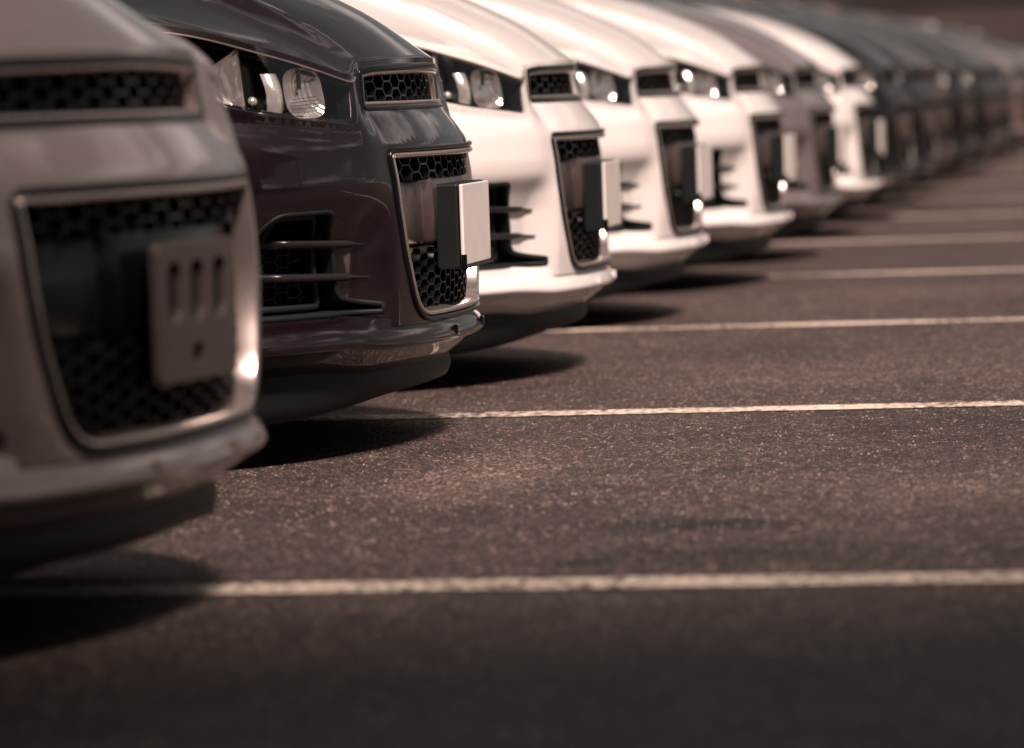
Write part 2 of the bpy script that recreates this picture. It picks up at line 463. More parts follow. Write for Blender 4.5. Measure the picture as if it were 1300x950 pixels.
# ------------------------------------------------------------ patches cut in (a, b) space
def inside(poly, P_):
    poly = np.asarray(poly); x, y = P_[:, 0], P_[:, 1]
    r = np.zeros(len(P_), bool); n = len(poly); j = n - 1
    for i in range(n):
        xi, yi = poly[i]; xj, yj = poly[j]
        c = ((yi > y) != (yj > y)) & (x < (xj - xi) * (y - yi) / (yj - yi + 1e-15) + xi)
        r ^= c; j = i
    return r
def resample(poly, step):
    out = []; n = len(poly)
    for i in range(n):
        a, b_ = np.array(poly[i]), np.array(poly[(i + 1) % n]); st = step(a[0], a[1]) if callable(step) else step
        k = max(1, int(math.ceil(np.linalg.norm(b_ - a) / st)))
        for q in range(k): out.append(tuple(a + (b_ - a) * q / k))
    return out
def roundpoly(pts, r, seg=5):
    """round the corners of a polygon; r one radius or one per corner"""
    out = []; n = len(pts)
    for i in range(n):
        p0, p1, p2 = Vector(pts[i - 1]), Vector(pts[i]), Vector(pts[(i + 1) % n])
        rr = r[i] if isinstance(r, (list, tuple)) else r
        a, b_ = (p0 - p1), (p2 - p1)
        d = min(rr, a.length * .45, b_.length * .45)
        if d < 1e-4: out.append(tuple(p1)); continue
        A, B = p1 + a.normalized() * d, p1 + b_.normalized() * d
        for k in range(seg + 1):
            t = k / seg
            out.append(tuple((1 - t) ** 2 * A + 2 * t * (1 - t) * p1 + t * t * B))
    return out
def dist_poly(poly, P_):
    d = np.full(len(P_), 1e9); n = len(poly); poly = np.asarray(poly)
    for i in range(n):
        a, b_ = poly[i], poly[(i + 1) % n]; ab = b_ - a; L2 = ab @ ab + 1e-15
        t = np.clip(((P_ - a) @ ab) / L2, 0, 1)
        d = np.minimum(d, np.linalg.norm(P_ - (a + t[:, None] * ab), axis=1))
    return d
def patch(mb, outer, holes, f, fn, pts, step, mi=0, roll=None, roll_in=True, outer_roll=None, extra=0.0):
    """triangulate outer minus holes, map with f, normals fn; roll = (depth, radius) turns each hole's edge inwards"""
    outer = resample(outer, step); holes = [resample(h, step) for h in holes]
    P_ = np.array(pts)
    keep = inside(outer, P_)
    mind = np.array([(step(a, b_) if callable(step) else step) for a, b_ in P_]) * .45
    keep &= dist_poly(outer, P_) > mind
    for h in holes: keep &= ~inside(h, P_) & (dist_poly(h, P_) > mind)
    P_ = P_[keep]
    allv = []; edges = []; rings = []
    for ring in [outer] + holes:
        k = len(allv); n = len(ring); allv += ring; edges += [(k + i, k + (i + 1) % n) for i in range(n)]
        rings.append(list(range(k, k + n)))
    allv += [tuple(p) for p in P_]
    r = delaunay_2d_cdt([Vector(v) for v in allv], edges, [], 0, 1e-7)
    V = np.array([tuple(v) for v in r[0]]); T = [tuple(t) for t in r[2] if len(t) == 3]
    cen = np.array([V[list(t)].mean(0) for t in T])
    ok = inside(outer, cen)
    for h in holes: ok &= ~inside(h, cen)
    T = [t for t, o_ in zip(T, ok) if o_]
    vs = [f(a, b_) for a, b_ in V]; ns = [fn(a, b_) for a, b_ in V]
    if extra: vs = [v + n * extra for v, n in zip(vs, ns)]
    T2 = []
    for t in T:
        a, b_, c = (vs[i] for i in t)
        T2.append(t if (b_ - a).cross(c - a).dot(ns[t[0]]) > 0 else (t[0], t[2], t[1]))
    mb.add(vs, T2, ns, mi)
    def do_roll(ring, depth, rad, sign):
        n = len(ring)
        q = [f(a, b_) for a, b_ in ring]; nn = [fn(a, b_) for a, b_ in ring]
        if extra: q = [v + m_ * extra for v, m_ in zip(q, nn)]
        area = sum(ring[i][0] * ring[(i + 1) % n][1] - ring[(i + 1) % n][0] * ring[i][1] for i in range(n))
        ori = 1 if area > 0 else -1
        rows, nr = [], []
        dirs = []
        for i in range(n):
            t = (q[(i + 1) % n] - q[i - 1]); t = t.normalized() if t.length > 1e-9 else Vector((0, 0, 1))
            o_ = t.cross(nn[i]) * ori * sign          # pointing away from the material
            dirs.append(o_.normalized())
        for k in range(4):
            th = k / 3 * pi / 2
            rows.append([q[i] + dirs[i] * rad * sin(th) - nn[i] * rad * (1 - cos(th)) for i in range(n)])
            nr.append([(nn[i] * cos(th) + dirs[i] * sin(th)).normalized() for i in range(n)])
        rows.append([q[i] + dirs[i] * rad - nn[i] * depth for i in range(n)]); nr.append(nr[-1])
        vs_ = [p for row in rows for p in row]; n_ = [p for row in nr for p in row]
        fs_ = []
        for k in range(len(rows) - 1):
            for i in range(n):
                a, b_ = k * n + i, k * n + (i + 1) % n
                fq = (a, b_, b_ + n, a + n)
                nf = (vs_[fq[1]] - vs_[fq[0]]).cross(vs_[fq[3]] - vs_[fq[0]])
                fs_.append(fq if nf.dot(n_[a]) >= 0 else fq[::-1])
        mb.add(vs_, fs_, n_, mi)
    if roll:
        for h in holes: do_roll(h, roll[0], roll[1], -1)
    if outer_roll: do_roll(outer, outer_roll[0], outer_roll[1], 1)

def grid_pts(s0, s1, z0, z1, st):
    out = []
    s_ = s0
    k = 0
    while s_ < s1:
        ds = st(s_, .5) if callable(st) else st
        z = z0 + (ds / 2 if k % 2 else 0)
        while z < z1:
            out.append((s_, z)); z += ds
        s_ += ds * .87; k += 1
    return out
def body_step(a, b_):
    a = abs(a)
    return (.011 if .34 < a < .98 else .016) if a < 1.15 else (.03 if a < 1.9 else .055)

# outlines in (s, z)
UPPER = roundpoly([(-.415, .628), (.415, .628), (.407, .7065), (.34, .7125), (0, .7170), (-.34, .7125), (-.407, .7065)], [.02, .02, .012, .02, .1, .02, .012])
LOWER = roundpoly([(-.335, .238), (.335, .238), (.402, .40), (.42, .562), (-.42, .562), (-.402, .40)], [.09, .09, .06, .03, .03, .06], 8)
def headlight_poly(m):
    top = [(a, ztop(a) - .009) for a in (1.12, 1.0, .90, .80, .72, .64, .57, .50)]
    p = [(.500, .602), (.70, .621), (.85, .650), (1.02, .700), (1.18, .770)] + top + [(.450, ztop(.45) - .010)]
    p = roundpoly(p, [.02, .05, .05, .08, .02] + [.03] * 8 + [.008])
    return p if m > 0 else [(-a, b_) for a, b_ in p][::-1]
def fog_poly(m):
    p = roundpoly([(.432, .262), (.81, .262), (.81, .31), (.785, .40), (.73, .455), (.590, .457), (.552, .38), (.535, .302), (.432, .284)],
                  [.008, .03, .03, .05, .03, .02, .03, .02, .008])
    return p if m > 0 else [(-a, b_) for a, b_ in p][::-1]
def arch(xc, r=.365, n=26):
    """(s,z) points of an arch from front foot to rear foot"""
    out = []
    for k in range(n + 1):
        th = pi * k / n
        x = xc + r * cos(th); z = .33 + r * sin(th)
        out.append((s_of_x(x), z))
    return out
XF, XR = -.86, -3.42
def body_outline():
    right = [(0.0, .24)]
    a1, a2 = arch(XF), arch(XR)
    right += [(s_, .24) for s_ in np.arange(.1, a1[0][0] - .02, .1)]
    right += [(a1[0][0], .24)] + a1 + [(a1[-1][0], .20), (a2[0][0], .20)] + a2 + [(a2[-1][0], .24), (LEN - .001, .26)]
    top = [(s_, ztop(s_)) for s_ in list(np.linspace(LEN - .001, S_W, 60)) + list(np.linspace(S_W, 0, 90))[1:]]
    half = right + top                                   # from (0,.24) round the back to (0, ztop)
    left = [(-a, b_) for a, b_ in half[::-1]]
    # drop doubled points on the centre line
    return half[:-1] + left[:-1]
def door_poly(x0, x1, m):
    a, b_ = s_of_x(x0), s_of_x(x1)
    p = [(a, .27), (b_, .27), (b_, ztop(b_) - .012), ((a + b_) / 2, ztop((a + b_) / 2) - .012), (a, ztop(a) - .012)]
    p = roundpoly(p, [.05, .05, .02, .0, .02])
    return p if m > 0 else [(-q, w) for q, w in p][::-1]
def grow(poly, g):
    c = np.mean(np.array(poly), axis=0); out = []
    for p in poly:
        d = np.array(p) - c
        out.append(tuple(c + d + np.sign(d) * g * np.minimum(1, np.abs(d) / .03)))
    return out

DOORS = [(-1.62, -2.45), (-2.465, -3.20)]

def build_body():
    mb = MB()
    outer = body_outline()
    holes = [UPPER, LOWER]
    for m in (1, -1):
        holes += [headlight_poly(m), fog_poly(m)]
        for x0, x1 in DOORS: holes.append(door_poly(x0, x1, m))
    pts = grid_pts(-LEN, LEN, .2, 1.05, body_step)
    patch(mb, outer, holes, S, SN, pts, body_step, roll=(.03, .0035), outer_roll=(.02, .003))
    return mb
_body_mesh = None

def loft_profile(prof, s0, s1, ds, endtaper=.12):
    """profile list of (offset, z) swept along the plan curve"""
    rows = []
    n = int((s1 - s0) / ds)
    for i in range(n + 1):
        s_ = s0 + (s1 - s0) * i / n
        e = sm(min(s_ - s0, s1 - s_), 0, endtaper)
        x, y, nx, ny = plan(s_)
        rows.append([Vector((x - nx * (o + .03 * (1 - e)), y - ny * (o + .03 * (1 - e)), z)) for o, z in (prof(s_) if callable(prof) else prof)])
    return rows

def hexmesh(mb, poly, sp, h, depth, w, d, slant=0.0, lift=0.0, mi=0):
    """wires of elongated hexagons (s by z) clipped to poly, laid on the surface set back by depth"""
    P_ = np.array(poly); s0, z0 = P_.min(0); s1, z1 = P_.max(0)
    segs = []
    hw = sp * .315; c = sp * .185; a = h / 2
    for k in range(int(s0 / (hw + c)) - 2, int(s1 / (hw + c)) + 3):
        for r in range(-1, int((z1 - z0) / h) + 3):
            sc = k * (hw + c); zz = z0 + r * h + (a if k % 2 else 0)
            segs += [((sc - c, zz + a), (sc + c, zz + a)), ((sc + c, zz + a), (sc + hw, zz)), ((sc + hw, zz), (sc + c, zz - a))]
    for a, b_ in segs:
        n = 5
        q = [(a[0] + (b_[0] - a[0]) * i / n, a[1] + (b_[1] - a[1]) * i / n) for i in range(n + 1)]
        Q = np.array(q)
        ins = inside(poly, Q)
        idx = np.where(ins)[0]
        if len(idx) < 2: continue
        q0, q1 = q[idx[0]], q[idx[-1]]
        e0 = S(q0[0], q0[1], depth); e1 = S(q1[0], q1[1], depth)
        up = SN((q0[0] + q1[0]) / 2, (q0[1] + q1[1]) / 2)
        mb.bar(e0, e1, up, w, d, mi)

def rim_strip(mb, poly, w, h, extra=0.0, mi=0, seg=5):
    """a raised rounded frame of width w following poly, standing h proud"""
    poly = resample(poly, .012); n = len(poly)
    q = [S(a, b_) for a, b_ in poly]; nn = [SN(a, b_) for a, b_ in poly]
    area = sum(poly[i][0] * poly[(i + 1) % n][1] - poly[(i + 1) % n][0] * poly[i][1] for i in range(n))
    ori = 1 if area > 0 else -1
    rows = []
    for k in range(seg + 1):
        th = pi * k / seg
        row = []
        for i in range(n):
            t = (q[(i + 1) % n] - q[i - 1]).normalized()
            o_ = t.cross(nn[i]) * ori
            row.append(q[i] + o_ * (w / 2 * cos(th) - w / 2) + nn[i] * (h * sin(th) + extra))
        rows.append(row)
    rows.append([rows[-1][i] - nn[i] * .025 for i in range(n)])
    rows.insert(0, [rows[0][i] - nn[i] * .02 for i in range(n)])
    mb.grid(rows, closed=True, mi=mi)

def offset_poly(poly, d):
    """shrink by d (d>0 inwards)"""
    n = len(poly)
    area = sum(poly[i][0] * poly[(i + 1) % n][1] - poly[(i + 1) % n][0] * poly[i][1] for i in range(n))
    ori = 1 if area > 0 else -1
    out = []
    for i in range(n):
        a, b_ = Vector(poly[i - 1]), Vector(poly[(i + 1) % n]); t = (b_ - a)
        if t.length < 1e-9: out.append(tuple(poly[i])); continue
        t.normalize(); nrm = Vector((-t.y, t.x)) * ori
        out.append(tuple(Vector(poly[i]) + nrm * d))
    return out

def back_patch(mb, poly, depth, st=.03, mi=0):
    P_ = np.array(poly); s0, z0 = P_.min(0); s1, z1 = P_.max(0)
    patch(mb, poly, [], lambda a, b_: S(a, b_, depth), SN, grid_pts(s0, s1, z0, z1, st), st, mi)

# ------------------------------------------------------------ one complete car; everything mirrored in mesh code
PAINT_SLOT = P['white']
def fix_normals(me):
    bm = bmesh.new(); bm.from_mesh(me)
    bmesh.ops.recalc_face_normals(bm, faces=bm.faces[:]); bm.to_mesh(me); bm.free()
    me.polygons.foreach_set('use_smooth', [True] * len(me.polygons))

def build_car(root):
    part = lambda name, mb, m_, parent=root, smooth=True: link(name, mb.mesh(name, smooth), parent, [m_])
    # --- painted shell
    part('body', build_body(), PAINT_SLOT)
    # --- bonnet
    mb = MB()
    edge = []
    for s_ in np.linspace(-S_W + .03, S_W - .03, 150):
        p = S(s_, ztop(s_)); x, y, nx, ny = plan(s_)
        edge.append((p.x - nx * .008, p.y - ny * .008))
    rear = [(x_rear(y) , y) for y in np.linspace(edge[-1][1], edge[0][1], 30)[1:-1]]
    st = lambda a, b_: .022 if a > -.6 else .04
    pts = []
    x = -.05
    while x > -1.7:
        y = -.87
        ds = st(x, 0)
        while y < .87: pts.append((x, y)); y += ds
        x -= ds * .9
    patch(mb, edge + rear, [], HP, HN, pts, st, outer_roll=(.009, .004))
    part('hood', mb, PAINT_SLOT)
    # --- dark liner just inside the shell so that no gap shows light
    mb = MB()
    rows = []
    for z in np.linspace(.16, .70, 8):
        rows.append([S(s_, z, .075) for s_ in np.linspace(-.93, .93, 60)])
    mb.grid(rows)
    mb.box((-.75, 0, .45), (.9, 1.0, .42))
    part('front_liner', mb, M['plastic'])
    mb = MB(); mb.box((-2.2, 0, .33), (3.6, 1.35, .28)); mb.box((-2.3, 0, .52), (2.0, 1.60, .6))
    part('underbody', mb, M['plastic'])
    # --- wheel housings
    for xc in (XF, XR):
        for m in (1, -1):
            mb = MB(); rows = []
            for y in (.855, .60):
                rows.append([Vector((xc + .372 * cos(t), m * y, .33 + .372 * sin(t))) for t in np.linspace(-.4, pi + .4, 26)])
            mb.grid(rows, flip=m < 0)
            mb.add([Vector((xc, m * .6, .33))] + rows[1], [(0, i, i + 1) for i in range(1, 26)])
            part('wheel_housing', mb, M['plastic'])
    # --- lip: body coloured blade under the grille
    def lip(s_):
        a = abs(s_)
        k = sm(a, .42, .62)
        up = .244 + .010 * k
        top_in = .016 + .052 * k
        return [(top_in + .012, up + .014), (top_in, up + .006), (.018 , up - .006), (.007, up - .018), (-.001, up - .031), (-.003, up - .039), (.002, up - .045),
                (.010, up - .048), (.040, up - .068), (.066, up - .088), (.080, up - .092)]
    mb = MB(); mb.grid(loft_profile(lip, -1.10, 1.10, .012)); o = part('bumper_lip', mb, PAINT_SLOT); fix_normals(o.data)
    # --- spoiler
    def spo(s_):
        a = abs(s_); r = .030 * sm(a, .2, .75); q = sm(a, .1, .5)
        return [(.070, .170), (.072, .160), (.068 , .145 ), (.066, .130), (.072, .116 - r * 1.0), (.095, .108 - r), (.18, .106 - r)]
    mb = MB(); mb.grid(loft_profile(spo, -1.06, 1.06, .02)); o = part('chin_spoiler', mb, M['plastic']); fix_normals(o.data)
    # --- tow eye cover and parking sensors on the lip
    for sgn in (1, -1):
        for sc, r in ((.14, .013),):
            s_ = sgn * sc
            x, y, nx, ny = plan(s_); mb = MB()
            n = Vector((nx, ny, 0)); t = Vector((-ny, nx, 0)); c = Vector((x + nx * .0035, y + ny * .0035, .216))
            K = 4 if sc < .2 else 14
            ring = lambda rr, e: [c + t * rr * cos(2 * pi * k / K + pi / 4) * 1.0 + Vector((0, 0, 1)) * rr * sin(2 * pi * k / K + pi / 4) + n * e for k in range(K)]
            mb.grid([ring(r, -.006), ring(r, .0), ring(r * .82, .0015)], closed=True); mb.add(ring(r * .82, .0015), [tuple(range(K))])
            part('tow_cover' if sc < .2 else 'parking_sensor', mb, PAINT_SLOT, smooth=False)
    # --- upper grille
    mb = MB(); rim_strip(mb, UPPER, .013, .003); g = part('upper_grille', mb, M['gloss']); fix_normals(g.data)
    mb = MB(); rim_strip(mb, offset_poly(UPPER, .010), .009, .006, -.006); o = part('grille_trim', mb, M['trim'], g); fix_normals(o.data)
    mb = MB(); hexmesh(mb, UPPER, .094, .027, .018, .0055, .016); part('grille_mesh', mb, M['gloss'], g, False)
    mb = MB(); back_patch(mb, UPPER, .045); part('grille_backing', mb, M['plastic'], g)
    # --- lower grille
    mb = MB(); rim_strip(mb, LOWER, .010, .006); g = part('lower_grille', mb, M['gloss']); fix_normals(g.data)
    mb = MB(); rim_strip(mb, offset_poly(LOWER, .010), .011, .007, -.002); o = part('grille_trim', mb, M['trim'], g); fix_normals(o.data)
    band1 = [(-.405, .500), (.405, .500), (.405, .548), (-.405, .548)]
    band2 = offset_poly(LOWER, .018); band2 = [(a, min(b_, .375)) for a, b_ in band2]
    mb = MB(); hexmesh(mb, band1, .092, .0275, .014, .0050, .018); part('grille_mesh', mb, M['gloss'], g, False)
    mb = MB(); hexmesh(mb, band2, .080, .0240, .022, .0050, .018); part('grille_mesh', mb, M['gloss'], g, False)
    mb = MB(); back_patch(mb, LOWER, .06); part('grille_backing', mb, M['plastic'], g)
    # --- block across the middle of the grille with a raised keel
    mb = MB()
    rows = []
    for z, dd in ((.508, .045), (.504, .012), (.494, .006), (.44, .008), (.385, .012), (.377, .018), (.372, .05)):
        row = []
        for s_ in np.linspace(-.40, .40, 60):
            a = abs(s_); half = .395 - .05 * (.508 - z) / .13
            se = s_ * half / .40
            keel = .016 * (1 - sm(a, .205, .212))
            row.append(S(se, z, dd + .028 - keel + .012 * sm(a, .36, .40)))
        rows.append(row)
    mb.grid(rows); o = part('grille_block', mb, M['silverpl']); fix_normals(o.data)
    for p_ in o.data.polygons: p_.use_smooth = True
    o.data.shade_smooth() if hasattr(o.data, 'shade_smooth') else None
    # --- fog pockets
    for m in (1, -1):
        poly = fog_poly(m)
        mb = MB(); rim_strip(mb, poly, .010, .003); fp = part('fog_pocket', mb, M['plastic']); fix_normals(fp.data)
        mb = MB(); back_patch(mb, poly, .055); part('pocket_backing', mb, M['plastic'], fp)
        mb = MB()
        inner = [(m * a, b_) for a, b_ in [(.570, .280), (.745, .280), (.75, .36), (.715, .43), (.61, .435)]]
        if m < 0: inner = inner[::-1]
        hexmesh(mb, inner, .066, .022, .032, .004, .014); part('pocket_mesh', mb, M['gloss'], fp, False)
        # inner raised frame of the pocket
        mb = MB(); fr = roundpoly([(.565, .276), (.75, .276), (.757, .36), (.72, .438), (.605, .440)], .02)
        fr = fr if m > 0 else [(-a, b_) for a, b_ in fr][::-1]
        rim_strip(mb, fr, .012, .004, -.018); o = part('pocket_frame', mb, M['plastic'], fp); fix_normals(o.data)
        for zc, sa, sb in ((.392, .474, .735), (.333, .464, .75)):
            mb = MB(); rows = []
            N = 30
            for i in range(N + 1):
                u = i / N; s_ = sa + (sb - sa) * u
                e = sm(u, 0, .22); th = .0018 + .0055 * e
                out_ = -.006 - .004 * e + .03 * sm(u, .8, 1.0)
                z = zc + .010 * u - .002
                base = lambda dd, dz: S(m * s_, z + dz, dd)
                rows.append([base(out_ + .05, th), base(out_ + .004, th), base(out_, th * .4), base(out_, -th * .5), base(out_ + .006, -th), base(out_ + .05, -th)])
            mb.grid(rows); mb.add(rows[0], [(0, 1, 2, 3, 4, 5)]); mb.add(rows[-1], [(0, 1, 2, 3, 4, 5)])
            o = part('fog_blade', mb, M['rim_satin'], fp); fix_normals(o.data)
    # --- headlights
    for m in (1, -1):
        poly = headlight_poly(m)
        mb = MB(); P_ = np.array(poly)
        patch(mb, offset_poly(poly, .003), [], S, SN, grid_pts(*[P_.min(0)[0], P_.max(0)[0], P_.min(0)[1], P_.max(0)[1]], .016), .014, outer_roll=(.014, .003), extra=.0005)
        hl = part('headlight', mb, M['clear'])
        # housing walls and floor
        mb = MB(); pr = resample(poly, .014)
        rows = [[S(a, b_, d_) for a, b_ in pr] for d_ in (.012, .05, .085)]
        mb.grid(rows, closed=True); back_patch(mb, poly, .085)
        o = part('lamp_housing', mb, M['housing'], hl)
        # dark inner bezel around the optics
        mb = MB(); rim_strip(mb, offset_poly(poly, .005), .006, .002, -.012); o = part('lamp_bezel', mb, M['gloss'], hl); fix_normals(o.data)
        # two bowls with bright walls
        def bowl(sc, zc, rs, rz, dep, d0, name, mt, power=3.2, turn=0.0):
            mb = MB(); K = 40; rows = []
            for j, (k, d_) in enumerate(((1.06, d0 - .002), (1.0, d0), (.93, d0 + .004), (.86, d0 + dep * .35), (.74, d0 + dep * .65), (.55, d0 + dep * .85), (.30, d0 + dep), (.05, d0 + dep))):
                row = []
                for i in range(K):
                    th = 2 * pi * i / K
                    cx, cz = abs(cos(th)) ** (2 / power) * (1 if cos(th) > 0 else -1), abs(sin(th)) ** (2 / power) * (1 if sin(th) > 0 else -1)
                    row.append(S(m * (sc + rs * k * cx), zc + rz * k * cz + turn * cx * rz, d_))
                rows.append(row)
            mb.grid(rows, closed=True); o = part(name, mb, mt, hl); fix_normals(o.data)
        bowl(.625, .664, .048, .042, .016, .010, 'lamp_reflector', M['ribbed'])
        fan = roundpoly([(.775, .628), (.835, .640), (.885, .672), (.835, .712), (.776, .742)], [.006, .02, .02, .02, .004], 4)
        if m < 0: fan = [(-a, b_) for a, b_ in fan][::-1]
        fan = resample(fan, .008); fc = np.mean(np.array(fan), axis=0); mb = MB()
        mb.grid([[S(fc[0] + (a - fc[0]) * k, fc[1] + (b_ - fc[1]) * k, d_) for a, b_ in fan] for k, d_ in ((1.04, .008), (1, .010), (.92, .014), (.7, .022), (.4, .026), (.04, .027))], closed=True)
        o = part('lamp_reflector', mb, M['ribbed'], hl); fix_normals(o.data)
        # chrome band and dark projector tube between them
        mb = MB(); rows = []
        for z in np.linspace(.628, .700, 8):
            e = ((z - .664) / .036) ** 2
            rows.append([S(m * s_, z, .014 - .010 * sin(pi * (s_ - .674) / .040) + .01 * e) for s_ in np.linspace(.674, .714, 9)])
        mb.grid(rows); o = part('lamp_strip', mb, M['chrome'], hl); fix_normals(o.data)
        mb = MB(); rows = []
        for z in np.linspace(.630, .725, 8):
            rows.append([S(m * s_, z, .045 - .02 * sin(pi * (s_ - .716) / .066)) for s_ in np.linspace(.716, .782, 9)])
        mb.grid(rows); o = part('lamp_projector', mb, M['gloss'], hl); fix_normals(o.data)
        # bulb shield hanging in the main bowl, and the partition beside the fan
        mb = MB(); nn_ = SN(m * .625, .68)
        mb.bar(S(m * .628, .704, .006), S(m * .632, .672, .008), nn_, .007, .006)
        for q in range(4): mb.bar(S(m * (.585 + .002 * q), .640 + .006 * q, .009), S(m * (.662 - .002 * q), .636 + .006 * q, .009), nn_, .0012, .003)
        part('lamp_shield', mb, M['housing'], hl, False)['kind'] = 'stuff'
        mb = MB(); mb.grid([[S(m * .7735, z, d_) for z in np.linspace(.622, .748, 8)] for d_ in (.004, .05)])
        part('lamp_partition', mb, M['chrome'], hl)
        # catch-light of the bonnet edge, built as a bright bead above the lens
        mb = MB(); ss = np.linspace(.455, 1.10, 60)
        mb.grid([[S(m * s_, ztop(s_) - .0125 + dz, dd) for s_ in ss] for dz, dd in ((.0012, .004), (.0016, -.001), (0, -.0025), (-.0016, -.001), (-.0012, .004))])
        o = part('catchlight_bead', mb, M['trim'], hl); fix_normals(o.data)
        c = S(m * .745, .652, .020)
        mb = MB(); nrm = SN(m * .745, .652); t = nrm.cross(Vector((0, 0, 1))).normalized(); u_ = t.cross(nrm)
        rows = []
        for j in range(6):
            a_ = j / 5 * pi / 2
            rows.append([c + (t * cos(th) + u_ * sin(th)) * .009 * cos(a_) + nrm * .008 * sin(a_) for th in np.linspace(0, 2 * pi, 19)[:-1]])
        mb.grid(rows, closed=True); o = part('lamp_bulb', mb, M['chrome'], hl); fix_normals(o.data)
    # --- plate bracket and plate
    return root

def add_plate(root, with_plate):
    x0 = S(0, .41).x
    zc, rake = .408, radians(-2)
    if with_plate:
        br = link('plate_bracket', rounded_box_mesh('plate_bracket', (.044, .300, .160), .005), root, [M['plastic']])
        br.location = (x0 - .012, 0, zc)
        me = rounded_box_mesh('licence_plate', (.007, .300, .152), .0025)
        pl = link('licence_plate', me, br, [M['plate']])
        pl.location = (.0275, 0, .002)
        mb = MB()       # clip frame: bottom rail and small corner clips
        mb.box((.030, 0, -.077), (.010, .306, .005)); mb.box((.030, -.149, -.068), (.010, .004, .03)); mb.box((.030, .149, -.068), (.010, .004, .03))
        link('plate_clip', mb.mesh('plate_clip', False), br, [M['gloss']])
    else:
        # bare bracket: frame with three upright slots and a square hole
        mb = MB(); W, H = .27, .168; f = lambda a, b_: Vector((x0 + .006, a, zc - .010 + b_)); fn = lambda a, b_: Vector((1, 0, 0))
        outer = roundpoly([(-W / 2, -H / 2), (W / 2, -H / 2), (W / 2, H / 2), (-W / 2, H / 2)], .012)
        holes = []
        for yc in (-.080, 0, .080):
            holes.append(roundpoly([(yc - .026, -.014), (yc + .026, -.014), (yc + .026, .064), (yc - .026, .064)], .024))
        holes.append(roundpoly([(-.025, -.066), (.02, -.066), (.02, -.04), (-.025, -.04)], .004))
        patch(mb, outer, holes, f, fn, grid_pts(-W / 2, W / 2, -H / 2, H / 2, .03), .03, roll=(.012, .002), outer_roll=(.010, .002))
        br = link('plate_bracket', mb.mesh('plate_bracket'), root, [M['bracket']])
        mb = MB(); mb.box((x0 - .008, 0, zc - .010), (.008, .25, .15)); link('bracket_pad', mb.mesh('bracket_pad', False), br, [M['plastic']])

